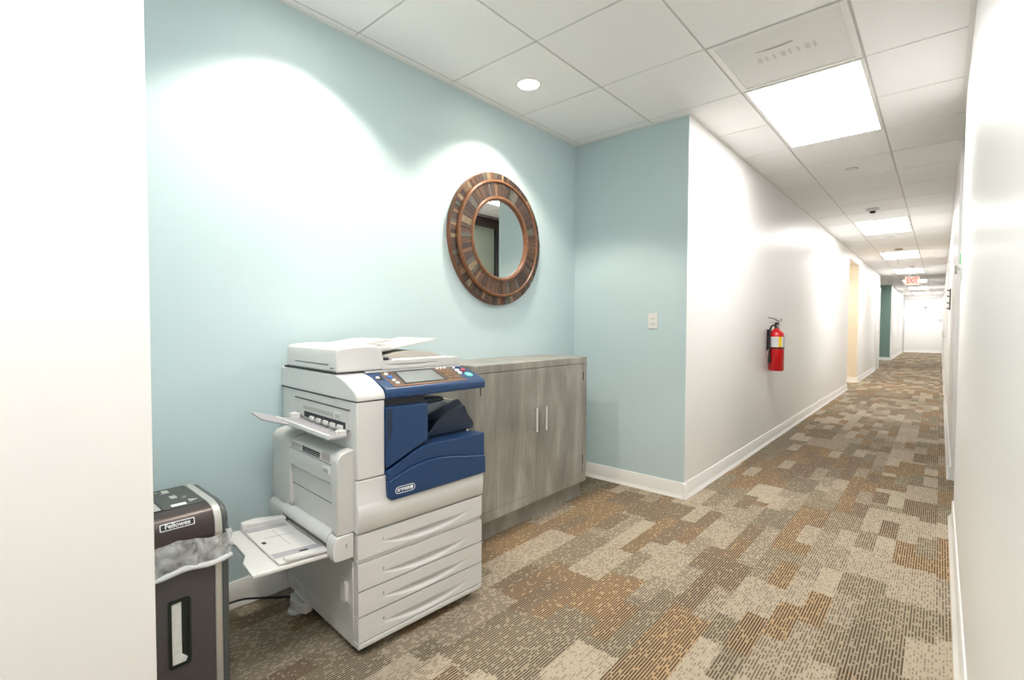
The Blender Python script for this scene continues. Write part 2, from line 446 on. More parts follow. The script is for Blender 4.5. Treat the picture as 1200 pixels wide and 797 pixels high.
# ceiling: lay-in tiles with a narrow reveal, bars just above, an added deck sealing out light
LIGHT_ROWS = [-6, 0, 8, 14, 20, 26, 32, 38]
CANS = [(.351, 2.213), (.351, .994)]
b = B(); g = .0055
xs = [BX[0]+.5992*k for k in range(-6, 4)] + [BX[3]+.5992]
k0, k1 = math.floor((YB-Y0)/PY), math.ceil((YF-Y0)/PY)
def clampcell(x0, x1, y0, y1):
    return max(x0, -2.6), min(x1, XR+.02), max(y0, YB), min(y1, YF+.02)
for i in range(len(xs)-1):
    for k in range(k0, k1):
        if i == 8 and any(r <= k < r+2 for r in LIGHT_ROWS): continue
        if i == 8 and k == -1: continue
        x0, x1, y0, y1 = xs[i]+g, xs[i+1]-g, Y0+PY*k+g, Y0+PY*(k+1)-g
        # keep only where the photograph has rooms
        if x1 < XL-.15 and not (y1 > YN-.1 and y0 < YE+.1 and x1 > -.2 or y1 > R1-.2 and y0 < R2+.2 and x1 > -.7 or y1 > R3-.2 and y0 < R4+.2): continue
        x0, x1, y0, y1 = clampcell(x0, x1, y0, y1)
        if x1-x0 < .01 or y1-y0 < .01: continue
        can = [c for c in CANS if x0 < c[0] < x1 and y0 < c[1] < y1]
        if can:
            cx, cy = can[0]; N = 48; inner = []; outer = []
            for q in range(N):
                a = 2*math.pi*(q+.5)/N; c, s = math.cos(a), math.sin(a)
                inner.append((cx+.066*c, cy+.066*s))
                t = min(((x1-cx) if c > 0 else (cx-x0))/max(abs(c), 1e-6), ((y1-cy) if s > 0 else (cy-y0))/max(abs(s), 1e-6))
                outer.append((cx+t*c, cy+t*s))
            I0 = [b.verts.new((*p, H)) for p in inner]; O0 = [b.verts.new((*p, H)) for p in outer]
            I1 = [b.verts.new((*p, H+.015)) for p in inner]; O1 = [b.verts.new((*p, H+.015)) for p in outer]
            fs = []
            for q in range(N):
                r = (q+1) % N
                fs += [b.faces.new((O0[q], O0[r], I0[r], I0[q])), b.faces.new((I1[q], I1[r], O1[r], O1[q])),
                       b.faces.new((I0[q], I0[r], I1[r], I1[q])), b.faces.new((O0[q], O0[r], O1[r], O1[q]))]
            for cx_, cy_ in ((x0, y0), (x0, y1), (x1, y0), (x1, y1)):
                near = sorted(range(N), key=lambda q: (outer[q][0]-cx_)**2+(outer[q][1]-cy_)**2)[:2]
                v = b.verts.new((cx_, cy_, H)); fs.append(b.faces.new((v, O0[near[0]], O0[near[1]])))
            bmesh.ops.recalc_face_normals(b, faces=fs)
        else:
            box(b, x0, x1, y0, y1, H, H+.015)
struct('ceiling', b, 'tile')
b = B(); w = .012; zb = H+.004
for i, x in enumerate(xs):
    if x > XL: box(b, x-w, x+w, YB, YF, zb, zb+.03)
    elif x > 0: box(b, x-w, x+w, YN-.05, YE+.05, zb, zb+.03)
    if -2.6 < x < XL-.1: box(b, x-w, x+w, R3-.1, R4+.1, zb, zb+.03)
for k in range(k0, k1+1):
    y = Y0+PY*k
    xa = 0 if YN-.1 < y < YE+.1 else (-.6 if R1-.1 < y < R2+.1 else (-2.6 if R3-.1 < y < R4+.1 else XL))
    box(b, xa-.05, XR+.02, y-w, y+w, zb+.0005, zb+.029)
struct('trim_2', b, 'tbar')
b = B(); box(b, -3.2, 4.2, YB-.2, YF+.3, H+.16, H+.22)
for (x0, x1, y0, y1) in ((-3.2, -3.1, YB-.2, YF+.3), (4.1, 4.2, YB-.2, YF+.3), (-3.1, 4.1, YB-.2, YB-.1), (-3.1, 4.1, YF+.2, YF+.3)):
    box(b, x0, x1, y0, y1, 0, H+.16)
struct('light_seal_deck', b, 'pg')  # unseen deck and outer shell, added to keep stray light out
# wall angle where the ceiling meets the walls
b = B()
box(b, 0, .022, YN, YE, H-.002, H+.003); box(b, .022, XL, YE-.022, YE, H-.002, H+.003)
box(b, XL, XL+.02, YE, R1, H-.002, H+.003); box(b, XR-.02, XR, YB, DA, H-.002, H+.003); box(b, XR-.02, XR, DB, YF, H-.002, H+.003)
struct('trim_4', b, 'trimw')
# cream header over the side recess
b = B(); box(b, XL-.12, XL, R1, R2, 2.42, H); struct('trim_5', b, 'white_wall')

# ================================================================== THE COPIER
PA = (.68, .897, 0); PRZ = math.radians(90-2.9)
C0 = thing('copier', 'large white and blue office copier with an open paper tray, beside the grey cabinet', 'copier', PA, PRZ)

def scoop_panel(u0, u1, z0, z1, v, zg, a0, a1, hmax, depth, thick, nu=44, nz=14):
    """front panel with a crescent finger scoop hanging under the line zg between a0 and a1"""
    b = B()
    us = [u0+(u1-u0)*i/nu for i in range(nu+1)]
    zs = [z1+(zg-z1)*i/3 for i in range(4)] + [zg-1e-4-(zg-z0)*(i/nz)**1.3 for i in range(nz+1)]
    uc, ha = (a0+a1)/2, (a1-a0)/2
    rows = []
    for r, z in enumerate(zs):
        row = []
        for u in us:
            t = (u-uc)/ha; dv = 0
            if r >= 4 and abs(t) < 1:
                hh = hmax*(1-t*t)**.8; s = (zg-z)/max(hh, 1e-4)
                if s < 1: dv = depth*(1-t*t)**.8*(1-s**1.6)
            row.append(b.verts.new((u, v+dv, max(z, z0))))
        rows.append(row)
    fs = []
    for A, Bq in zip(rows, rows[1:]):
        for i in range(nu): fs.append(b.faces.new((A[i], Bq[i], Bq[i+1], A[i+1])))
    bk = [b.verts.new((u, v+thick, z)) for u, z in ((u0, z1), (u1, z1), (u1, z0), (u0, z0))]
    fs.append(b.faces.new(bk))
    top = rows[0]; bot = rows[-1]; lf = [r[0] for r in rows]; rt = [r[-1] for r in rows]
    fs.append(b.faces.new(top+[bk[1], bk[0]])); fs.append(b.faces.new(bot+[bk[2], bk[3]]))
    fs.append(b.faces.new(lf+[bk[3], bk[0]])); fs.append(b.faces.new(rt+[bk[2], bk[1]]))
    bmesh.ops.recalc_face_normals(b, faces=fs)
    return b

# --- lower cabinet with the four drawers
b = B(); box(b, .002, .573, .036, .62, .062, .44); box(b, .002, .02, .01, .036, .062, .44); box(b, .555, .573, .01, .036, .062, .44); obj('lower_cabinet', b, 'pw2', C0)
b = B(); box(b, .0025, .5725, .0318, .0355, .061, .4405); obj('drawer_gap_shade', b, 'seam', C0)  # dark plate added behind the drawers so their gaps read as shaded
b = B(); prism(b, [(.03, .036), (.60, .036), (.615, .06), (.615, .09), (.03, .10)], -.001, .575, 'x'); prism(b, [(-.004, .04), (0, .036), (.05, .036), (.05, .057), (-.004, .057)], 0, .575, 'x')
obj('base_skirt', b, 'pw', C0, bevel=.003)
for i, (z0, z1) in enumerate(((.3545, .4395), (.2440, .335), (.1540, .2385), (.062, .1485))):
    dr = obj('paper_drawer', scoop_panel(0, .575, z0, z1, -.003, z0+.040, .105, .490, .034, .027, .034), 'pw', C0, smooth=30)
    text('drawer_number', str(i+1), .016, at(.098, -.0034, z0+.049), 'ink', dr, .0002)
b = B(); box(b, .0, .575, .004, .03, .337, .352); obj('drawer_rail', b, 'pw', C0, bevel=.004)
# side access panel with its recessed pull
b = B(); prism(b, [(.028, .098), (.03, .340), (.47, .340), (.47, .098)], -.004, .004, 'x'); ap = obj('access_panel', b, 'pw2', C0, bevel=.002)
b = B(); prism(b, rrect(.058, .118, .178, .264, .006), -.006, -.003, 'x'); prism(b, rrect(.060, .09, .184, .258, .012), -.016, -.005, 'x'); obj('panel_handle', b, 'pw', ap, bevel=.003)
# casters and the stabiliser foot
for u, v in ((.04, .05), (.535, .05), (.04, .56), (.535, .56)):
    b = B(); lathe(b, [(.008, -.012), (.019, -.012), (.021, -.008), (.021, .008), (.019, .012), (.008, .012)], 20, (u, v, .021), 'x')
    box(b, u-.02, u+.02, v-.012, v+.012, .034, .06); obj('caster', b, 'rubber', C0, smooth=40)
b = B(); prism(b, [(0, .365), (-.03, .36), (-.052, .39), (-.056, .45), (-.04, .485), (0, .49)], .024, .066, 'z'); prism(b, [(0, .365), (-.03, .36), (-.03, .48), (0, .49)], .064, .076, 'z')
ft = obj('stabilizer_foot', b, 'pw2', C0, bevel=.008, seg=3)
b = B(); n = 28
for k in range(1): lathe(b, [(.004, .0), (.026, .0), (.028, .004), (.028, .016), (.024, .022), (.014, .026), (.014, .034)], n, (-.033, .45, 0), 'z')
for k in range(n):
    a = 2*math.pi*k/n; x, y = -.033+.028*math.cos(a), .45+.028*math.sin(a); tube(b, [(x, y, .003), (x, y, .016)], .0022, 6, smooth=False)
obj('foot_disc', b, 'white_plastic', ft)

# --- main body
b = B()
box(b, .0, .108, .0, .04, .632, .902); 
box(b, .004, .288, .012, .662, .442, .902)
box(b, .288, .572, .42, .662, .442, .902)
box(b, .288, .572, .05, .42, .442, .688)
obj('body', b, 'pw', C0, bevel=.004)
b = B(); prism(b, [(.0, .444), (-.006, .452), (-.010, .50), (-.010, .528), (-.004, .538), (.0, .545), (.0, .629), (.03, .629), (.03, .444)], -.002, .579, 'x')
obj('front_panel', b, 'pw', C0, bevel=.004, seg=3)
b = B(); box(b, .288, .2895, .03, .42, .69, .90); box(b, .288, .572, .418, .4195, .69, .90); box(b, .288, .572, .05, .42, .688, .6895); box(b, .108, .288, .0105, .0118, .63, .90)
obj('output_cavity', b, 'cavity', C0)
# blue front covers
b = B(); prism(b, [(.109, .656), (.109, .874), (.288, .872), (.288, .734), (.24, .712), (.17, .683)], -.014, .05, 'y')
uc = obj('upper_blue_cover', b, 'blue', C0, bevel=.004)
b = B(); prism(b, [(.109, .74), (.109, .868), (.131, .872), (.131, .775)], -.0142, -.0135, 'y'); obj('cover_grip', b, 'navy', uc)
def curve(ps, n=8):
    P = [Vector((p[0], p[1], 0)) for p in ps]; out = []
    for i in range(len(P)-1):
        p0, p1, p2, p3 = P[max(i-1, 0)], P[i], P[i+1], P[min(i+2, len(P)-1)]
        for k in range(n):
            t = k/n; q = .5*((2*p1)+(p2-p0)*t+(2*p0-5*p1+4*p2-p3)*t*t+(3*p1-p0-3*p2+p3)*t**3); out.append((q.x, q.y))
    out.append((ps[-1][0], ps[-1][1])); return out
ridge = curve([(.109, .644), (.16, .667), (.21, .690), (.255, .706), (.31, .713), (.42, .712), (.581, .712)])
crease = curve([(.110, .605), (.17, .630), (.24, .648), (.31, .653), (.38, .648), (.47, .634), (.583, .617)])
b = B(); prism(b, ridge+[(.583, .600)]+crease[::-1][1:], -.013, .05, 'y')
lc = obj('lower_blue_cover', b, 'blue', C0, bevel=.004, seg=3)
b = B(); prism(b, crease+[(.585, .548), (.582, .541)]+[(.14, .536), (.126, .537), (.117, .544), (.113, .555)], -.019, .02, 'y')
obj('door_panel', b, 'blue', lc, bevel=.005, seg=3)
b = B(); prism(b, [(.02, .700), (.40, .700), (.40, .708), (.02, .708)], .31, .578, 'x'); obj('cover_shelf', b, 'navy', lc, bevel=.002)
# badge on the front door: a white pill outline, lettering and a ball
b = B(); o_ = rrect(.139, .224, .5555, .5815, .0129, 8); i_ = rrect(.1412, .2218, .5577, .5793, .0107, 8)
O0 = [b.verts.new((x, -.0196, z)) for x, z in o_]; I0 = [b.verts.new((x, -.0196, z)) for x, z in i_]
O1 = [b.verts.new((x, -.0188, z)) for x, z in o_]; I1 = [b.verts.new((x, -.0188, z)) for x, z in i_]
fs = []
for q in range(len(o_)):
    r = (q+1) % len(o_); fs += [b.faces.new((O0[q], O0[r], I0[r], I0[q])), b.faces.new((O0[q], O1[q], O1[r], O0[r])), b.faces.new((I0[q], I0[r], I1[r], I1[q]))]
bmesh.ops.recalc_face_normals(b, faces=fs); bd = obj('badge', b, 'logo_w', lc)
text('badge_lettering', 'xerox', .0215, at(.1735, -.0192, .5705), 'logo_w', bd, .0004, .0007)
b = B(); lathe(b, [(.0, -.0215), (.003, -.0213), (.006, -.0204), (.0073, -.019)], 24, (.2085, 0, .5685), 'y'); obj('badge_ball', b, 'logo_w', bd)

# output trays (dark, wavy side walls)
def wavy(us, v0, v1, dz=0., du=0.):
    pts = curve([(u+du, z+dz) for u, z in us], 6); return pts
wave = [(.300, .716), (.366, .731), (.398, .766), (.430, .788), (.49, .806), (.540, .821), (.556, .816), (.570, .785), (.592, .757), (.604, .742)]
b = B(); prism(b, wavy(wave, 0, 0)+[(.604, .716), (.58, .712), (.30, .712)], .085, .10, 'y'); prism(b, curve([(.30, .70), (.40, .712), (.50, .745), (.604, .742)], 6)+[(.604, .716), (.30, .69)], .10, .26, 'y')
obj('output_tray', b, 'navy', C0, bevel=.004)
wave2 = [(.30, .765), (.40, .77), (.47, .790), (.55, .818), (.60, .832), (.625, .812), (.645, .79)]
b = B(); prism(b, wavy(wave2, 0, 0)+[(.645, .776), (.30, .745)], .19, .205, 'y'); prism(b, curve([(.30, .755), (.45, .76), (.645, .80)], 6)+[(.645, .785), (.30, .735)], .205, .40, 'y')
obj('output_tray', b, 'navy', C0, bevel=.004)
b = B(); prism(b, [(.29, .845), (.42, .862), (.49, .858), (.505, .845), (.49, .838), (.29, .82)], .16, .40, 'y'); obj('paper_deflector', b, 'navy', C0, bevel=.006)
b = B(); lathe(b, [(.0, -.004), (.004, -.003), (.005, 0), (.005, .004)], 16, (.548, .06, .716), 'z'); obj('tray_indicator', b, 'white_plastic', C0)
b = B(); prism(b, [(.56, .833), (.63, .818), (.63, .8165), (.56, .8315)], .25, .34, 'y'); obj('output_paper', b, 'paper', C0)

# --- scanner deck and control panel
side = curve([(.164, .988), (.10, .975), (.05, .955), (.016, .938), (.004, .925)], 5)
b = B(); prism(b, [(.664, .904), (.664, .988)]+side+[(.0, .916), (.0, .904)], .0, .112, 'x')
prism(b, [(.664, .904), (.664, .988), (.163, .988), (.163, .904)], .112, .582, 'x')
sc_ = obj('scanner_deck', b, 'pw', C0, bevel=.004, seg=3)
b = B(); box(b, -.0006, .002, .16, .664, .9005, .9035); box(b, -.0005, .112, .0, .664, .9025, .9042); obj('deck_seam', b, 'seam', sc_)
b = B(); box(b, .115, .585, .150, .166, .984, .992); obj('deck_rim', b, 'pw', sc_, bevel=.002)
b = B(); ptop = curve([(.158, .985), (.10, .972), (.04, .954), (.008, .943), (-.002, .936)], 4)
prism(b, [(.163, .903), (.163, .984)]+ptop+[(-.006, .925), (-.006, .907), (-.002, .903)], .113, .592, 'x')
cp = obj('control_panel', b, 'blue', C0, bevel=.004, seg=3)
# slope frame of the panel top: v from 0.012 (z .945) to .15 (z .983)
def ptz(v): 
    P = ptop[::-1]
    for (a, za), (c, zc) in zip(P, P[1:]):
        if a <= v <= c: return za+(zc-za)*(v-a)/(c-a)
    return P[-1][1]
def slope_plate(quad, h, th, m, name, parent, bevel=.001):
    b = B(); lo = [b.verts.new((u, v, ptz(v)+h-th)) for u, v in quad]; hi = [b.verts.new((u, v, ptz(v)+h)) for u, v in quad]
    fs = [b.faces.new(lo), b.faces.new(hi[::-1])]
    for i in range(4):
        j = (i+1) % 4; fs.append(b.faces.new((lo[i], hi[i], hi[j], lo[j])))
    bmesh.ops.recalc_face_normals(b, faces=fs)
    return obj(name, b, m, parent, bevel=bevel)
bz = slope_plate([(.158, .012), (.490, .012), (.520, .142), (.176, .142)], .004, .01, 'bronze', 'panel_bezel', cp)
ce = slope_plate([(.154, .006), (.500, .006), (.500, .012), (.154, .012)], .004, .01, 'copper', 'bezel_edge', bz)
slope_plate([(.154, .006), (.159, .006), (.178, .142), (.172, .142)], .004, .01, 'copper', 'bezel_edge', bz)
slope_plate([(.205, .016), (.408, .016), (.416, .138), (.228, .138)], .0052, .004, 'cavity', 'screen_border', bz)
slope_plate([(.214, .022), (.396, .022), (.404, .126), (.236, .126)], .006, .003, 'screen', 'touchscreen', bz)
def button(u, v, ru, rv, m, name='button', h=.005):
    b = B(); z = ptz(v); lathe(b, [(1, 0), (1, h), (.8, h+.002), (0, h+.0025)], 20)
    for q in b.verts: q.co = Vector((u+q.co.x*ru, v+q.co.y*rv, z+q.co.z+(q.co.y*rv)*.32))
    return obj(name, b, m, cp)
button(.182, .030, .009, .006, 'btn_w'); button(.182, .056, .008, .006, 'btn_w'); button(.183, .086, .010, .009, 'btn_b'); button(.186, .118, .009, .007, 'btn_w')
for i in range(4):
    for j in range(3): button(.432+.020*j+.003*i, .032+.027*i, .0065, .006, 'btn_o')
for i in range(3): button(.432+.02*i+.012, .137, .0065, .005, 'btn_w')
button(.545, .048, .018, .017, 'btn_t'); button(.555, .098, .010, .010, 'btn_r'); button(.522, .098, .010, .009, 'btn_w'); button(.515, .070, .009, .008, 'btn_w'); button(.53, .132, .006, .005, 'btn_w')
slope_plate([(.122, .072), (.153, .072), (.160, .112), (.130, .112)], .001, .003, 'cavity', 'port_recess', cp)
slope_plate([(.128, .088), (.142, .088), (.146, .104), (.132, .104)], .0025, .003, 'btn_w', 'memory_port', cp)

# --- document feeder
b = B(); prism(b, [(.003, .994), (.003, 1.066), (.007, 1.077), (.017, 1.084), (.05, 1.089), (.12, 1.092), (.165, 1.091), (.180, 1.086), (.189, 1.074), (.193, 1.058), (.198, 1.036), (.198, .994)], .152, .612, 'y')
df = obj('document_feeder', b, 'pw', C0, bevel=.008, seg=3)
obj('feeder_deck', scoop_panel(.19, .572, .994, 1.029, .152, 1.015, .20, .46, .012, .010, .455), 'pw', df)
for a0, a1, z in ((.22, .52, 1.019), (.175, .20, 1.008)): b = B(); box(b, .0015, .004, a0, a1, z, z+.0027); obj('feeder_slit', b, 'seam', df)
b = B(); box(b, .0, .585, .158, .63, .989, .9945); obj('feeder_hinge_gap', b, 'seam', df)
b = B(); prism(b, [(.19, 1.03), (.19, 1.052), (.215, 1.046), (.245, 1.034), (.245, 1.028)], .17, .56, 'y'); obj('feeder_throat', b, 'plav', df)
b = B(); box(b, .196, .225, .162, .20, 1.030, 1.040); obj('feeder_roller', b, 'cavity', df)
b = B(); prism(b, [(.175, 1.075), (.20, 1.079), (.33, 1.098), (.35, 1.103), (.35, 1.108), (.30, 1.106), (.175, 1.089)], .33, .60, 'y'); obj('feeder_lid', b, 'pw', df, bevel=.003)
b = B(); prism(b, [(.20, 1.044), (.24, 1.052), (.54, 1.103), (.543, 1.107), (.535, 1.109), (.20, 1.056)], .27, .56, 'y'); dtray = obj('document_tray', b, 'pw2', df, bevel=.003)
b = B(); prism(b, [(.215, 1.056), (.30, 1.068), (.30, 1.084), (.225, 1.078)], .262, .276, 'y'); obj('paper_guide', b, 'pw', dtray, bevel=.003)
b = B(); prism(b, curve([(.23, 1.029), (.30, 1.050), (.40, 1.058), (.50, 1.048), (.56, 1.030)], 6), .25, .58, 'y'); obj('exit_surface', b, 'pg', df, bevel=.004)

# --- upper left side: bypass opening and its tray
b = B(); prism(b, [(.514, .800), (.514, .870), (.052, .870), (.052, .800)], -.003, .006, 'x'); hd = obj('side_cover', b, 'pw2', C0, bevel=.002)
b = B(); box(b, -.0042, .002, .05, .516, .869, .8715); obj('cover_seam', b, 'seam', hd)
b = B(); prism(b, rrect(.105, .155, .832, .858, .003), -.006, -.002, 'x'); prism(b, rrect(.112, .148, .835, .847, .002), -.0066, -.005, 'x', 1); obj('cover_latch', b, ['pw', 'pg'], hd, bevel=.001)
b = B(); box(b, -.0045, .002, .075, .42, .802, .824); sl = obj('exit_slot', b, 'cavity', C0)
for k in range(5):
    b = B(); v = .09+.058*k; prism(b, [(-.0048, .802), (-.0048, .812), (-.010, .815), (-.012, .800), (-.008, .796)], v, v+.03, 'y') if False else box(b, -.012, -.003, v, v+.036, .797, .812); obj('slot_tab', b, 'pw', sl, bevel=.002)
b = B(); box(b, -.0035, .002, .17, .43, .832, .846); obj('cover_slot', b, 'pg', hd)
b = B(); plate0 = [(-.004, .455), (-.004, .51), (-.035, .50), (-.035, .47)]; prism(b, plate0, .790, .81, 'z')
by = obj('side_exit_tray', b, 'pw', C0, bevel=.003)
b = B(); prism(b, [(-.004, .06), (-.004, .10), (-.035, .09), (-.045, .06)], .775, .80, 'z'); obj('tray_pivot', b, 'pw', by, bevel=.003)
b = B()
def plate(bm, top, th, mi=0):
    A = [bm.verts.new(p) for p in top]; C = [bm.verts.new((p[0], p[1], p[2]-th)) for p in top]
    fs = [bm.faces.new(A), bm.faces.new(C[::-1])]; n = len(top)
    for i in range(n):
        j = (i+1) % n; fs.append(bm.faces.new((A[i], A[j], C[j], C[i])))
    for f in fs: f.material_index = mi
    bmesh.ops.recalc_face_normals(bm, faces=fs)
plate(b, [(-.002, .055, .782), (-.002, .50, .792), (-.082, .50, .794), (-.075, .045, .786)], .006)
obj('tray_floor', b, 'plav', by, bevel=.001)
b = B(); plate(b, [(-.072, .045, .797), (-.079, .50, .803), (-.088, .50, .803), (-.082, .045, .797)], .017); obj('tray_rim', b, 'pw', by, bevel=.003)
b = B(); plate(b, [(-.078, .34, .790), (-.08, .49, .801), (-.125, .515, .815), (-.150, .525, .824), (-.178, .50, .829), (-.172, .485, .826), (-.150, .47, .806), (-.115, .42, .795)], .006)
obj('tray_extension', b, 'plav', by, bevel=.002)

# --- left side module with vents, recess and latch
M_U = -.062
b = B()
prism(b, [(.0, .452), (M_U, .452), (M_U, .700), (M_U+.004, .716), (M_U+.016, .728), (M_U+.035, .735), (.0, .740)], .020, .066, 'y')
prism(b, [(.0, .452), (M_U, .452), (M_U, .700), (M_U+.004, .716), (M_U+.016, .728), (M_U+.035, .735), (.0, .740)], .42, .602, 'y')
prism(b, [(.0, .452), (M_U+.012, .452), (M_U+.012, .618), (M_U, .622), (M_U, .695), (M_U+.004, .712), (M_U+.014, .722), (.0, .732)], .066, .42, 'y')
sd = obj('side_module', b, 'pw2', C0, bevel=.003)
b = B(); box(b, M_U-.0008, M_U+.002, .15, .42, .6875, .6890); box(b, M_U-.0008, M_U+.002, .062, .15, .6875, .6890); box(b, M_U+.011, M_U+.0122, .066, .42, .545, .5465); obj('module_seam', b, 'seam', sd)
for v0, v1, m_ in ((.155, .31, 'seam'), (.32, .42, 'pg')):
    b = B(); n = int((v1-v0)/.0125)
    for i in range(n):
        for j in range(3): box(b, M_U-.0008, M_U+.002, v0+i*.0125, v0+i*.0125+.0085, .694+j*.0075, .6985+j*.0075)
    obj('vent_grille', b, m_, sd)
b = B(); prism(b, rrect(.072, .135, .696, .722, .006), M_U-.001, M_U+.002, 'x'); obj('module_grip', b, 'pg', sd)
b = B(); prism(b, rrect(.075, .128, .650, .676, .004), M_U-.003, M_U+.002, 'x'); prism(b, rrect(.083, .120, .655, .669, .003), M_U-.0036, M_U-.002, 'x', 1); obj('module_latch', b, ['pw', 'pg'], sd, bevel=.001)
b = B(); box(b, M_U-.0008, M_U+.01, .405, .43, .458, .468); obj('release_tab', b, 'pg', sd, bevel=.002)

# --- lower left tray (number 5), folded down
b = B(); prism(b, curve([(-.006, .366), (-.066, .366), (-.078, .378), (-.080, .415), (-.074, .440), (-.060, .448), (-.006, .450)], 3), .014, .068, 'y')
t5 = obj('open_tray', b, 'pw', C0, bevel=.003)
b = B(); prism(b, curve([(-.004, .366), (-.066, .366), (-.078, .378), (-.080, .425), (-.066, .446), (-.004, .452)], 3), .46, .595, 'y'); obj('tray_hinge_block', b, 'pw2', t5, bevel=.003)
text('tray_number', '5', .018, at(-.034, .0135, .412), 'ink', t5, .0002)
b = B(); tube(b, [(-.054, .068, .430), (-.054, .46, .430)], .026, 20, smooth=False); obj('tray_roller_cover', b, 'pw', t5, smooth=50)
b = B(); prism(b, [(-.0735, .385), (-.07, .394), (-.02, .394), (-.02, .366), (-.07, .366)], .075, .45, 'y'); obj('tray_throat', b, 'pg', t5)
b = B(); plate(b, [(-.07, .060, .384), (-.07, .455, .384), (-.262, .462, .396), (-.30, .40, .398), (-.286, .33, .398), (-.290, .22, .398), (-.312, .17, .398), (-.318, .058, .399)], .012)
obj('tray_base', b, 'pw', t5, bevel=.003)
b = B(); plate(b, [(-.075, .075, .392), (-.075, .445, .392), (-.234, .452, .404), (-.236, .07, .404)], .008)
tb = obj('tray_bed', b, 'pw', t5, bevel=.002)
b = B(); plate(b, [(-.075, .428, .412), (-.075, .455, .412), (-.170, .457, .418), (-.180, .450, .427), (-.232, .455, .427), (-.234, .430, .423), (-.17, .43, .416)], .03); obj('paper_guide', b, 'pw', tb, bevel=.003)
b = B(); plate(b, [(-.075, .066, .400), (-.075, .10, .400), (-.215, .094, .412), (-.215, .066, .412)], .012); obj('paper_guide', b, 'pw', tb, bevel=.003)
b = B(); plate(b, [(-.078, .112, .3925), (-.078, .15, .3925), (-.232, .15, .4047), (-.232, .112, .4047)], .002); obj('guide_strip', b, 'plav', tb)
b = B(); plate(b, [(-.085, .385, .3932), (-.085, .425, .3932), (-.232, .425, .4047), (-.232, .385, .4047)], .002); obj('guide_strip', b, 'plav', tb)
b = B(); plate(b, [(-.21, .25, .4033), (-.21, .27, .4033), (-.222, .27, .4042), (-.222, .25, .4042)], .0012); obj('tray_print', b, 'ink', tb)
b = B(); plate(b, [(-.128, .10, .4056), (-.128, .112, .4046), (-.155, .112, .407), (-.155, .10, .4085)], .002); obj('tray_print', b, 'ink', tb)
b = B(); plate(b, [(-.10, .30, .3945), (-.10, .302, .3945), (-.20, .302, .4024), (-.20, .30, .4024)], .001); plate(b, [(-.15, .20, .3985), (-.15, .36, .3985), (-.1515, .36, .3986), (-.1515, .20, .3986)], .001); obj('tray_marking', b, 'pg', tb)

# ================================================================== THE SHREDDER
SH = thing('paper_shredder', 'dark grey paper shredder with clear bag overhanging its bin, beside the copier', 'shredder', (.50, .283, 0), math.pi/2)
SW, SD = .272, .34
b = B(); prism(b, rrect(.006, SW-.006, .010, SD-.008, .018), .012, .50, 'z'); bin_ = None
bin_ = obj('bin', b, 'shred', SH, bevel=.003)
for x in (SW-.040, .020): b = B(); prism(b, rrect(x, x+.020, .004, .024, .004), .0, .50, 'z'); obj('silver_band', b, 'silver', SH, bevel=.002)
for x in (SW-.021, 0): b = B(); prism(b, rrect(x, x+.021, .006, SD-.004, .008), .0, .505, 'z'); obj('side_panel', b, 'shred_cap', SH, bevel=.003)
# window slot on the bin front with white scraps behind it
b = B(); o_ = rrect(.108, .165, .150, .352, .008, 4); i_ = rrect(.115, .158, .158, .345, .005, 4)
def ring(bm, o_, i_, y0, y1, y2):
    O0 = [bm.verts.new((x, y0, z)) for x, z in o_]; I0 = [bm.verts.new((x, y0, z)) for x, z in i_]; O1 = [bm.verts.new((x, y1, z)) for x, z in o_]; I1 = [bm.verts.new((x, y2, z)) for x, z in i_]
    fs = []
    for q in range(len(o_)):
        r = (q+1) % len(o_); fs += [bm.faces.new((O0[q], O0[r], I0[r], I0[q])), bm.faces.new((O0[q], O1[q], O1[r], O0[r])), bm.faces.new((I0[q], I0[r], I1[r], I1[q]))]
    bmesh.ops.recalc_face_normals(bm, faces=fs)
ring(b, o_, i_, .004, .012, .0095); wf = obj('bin_window', b, 'dgreen', bin_)
b = B(); prism(b, [(.117, .185), (.117, .34), (.141, .343), (.141, .185)], .0085, .0098, 'y'); prism(b, [(.117, .160), (.117, .185), (.141, .185), (.155, .170), (.150, .159)], .006, .0098, 'y'); prism(b, [(.141, .185), (.141, .343), (.157, .343), (.157, .172)], .0090, .0098, 'y', 1)
obj('window_pane', b, ['paper', 'dgreen'], wf)
# head: bull-nosed profile (depth y, height z)
hp = [(.006, .508)]+curve([(.0, .525), (.002, .555), (.010, .578), (.028, .595), (.055, .603), (.085, .606)], 5)+[(.285, .606)]+curve([(.29, .606), (.315, .601), (.332, .588), (.336, .565)], 4)+[(.336, .508)]
b = B(); prism(b, hp, .040, SW-.040, 'x'); b.normal_update()
hd = obj('shredder_head', b, 'shred_head', SH)
hp2 = [(y*1.0+(-.002 if y < .1 else .002), z+(.002 if z > .55 else 0)) for y, z in hp]
for x in (SW-.041, .020): b = B(); prism(b, hp2, x, x+.021, 'x'); obj('silver_arch', b, 'silver', hd, bevel=.002)
hp3 = [(max(y, .004)+(.002 if y < .1 else -.002), z-(.003 if z > .55 else 0)) for y, z in hp]
for x in (SW-.021, 0): b = B(); prism(b, hp3, x, x+.021, 'x'); obj('end_cap', b, 'shred_cap', hd, bevel=.008, seg=3)
b = B(); box(b, .046, SW-.046, .075, .300, .6035, .6075); tp = obj('top_plate', b, 'shred_top', hd, bevel=.001)
b = B(); box(b, .055, .118, .075, .170, .607, .6085); box(b, .060, .112, .080, .165, .6084, .6092, 1); obj('paper_inlet', b, ['rubber', 'silver'], tp)
for x, y in ((.160, .170), (.155, .245)): b = B(); prism(b, rrect(x, x+.018, y, y+.035, .004), .607, .6083, 'z'); obj('switch', b, 'silver', tp)
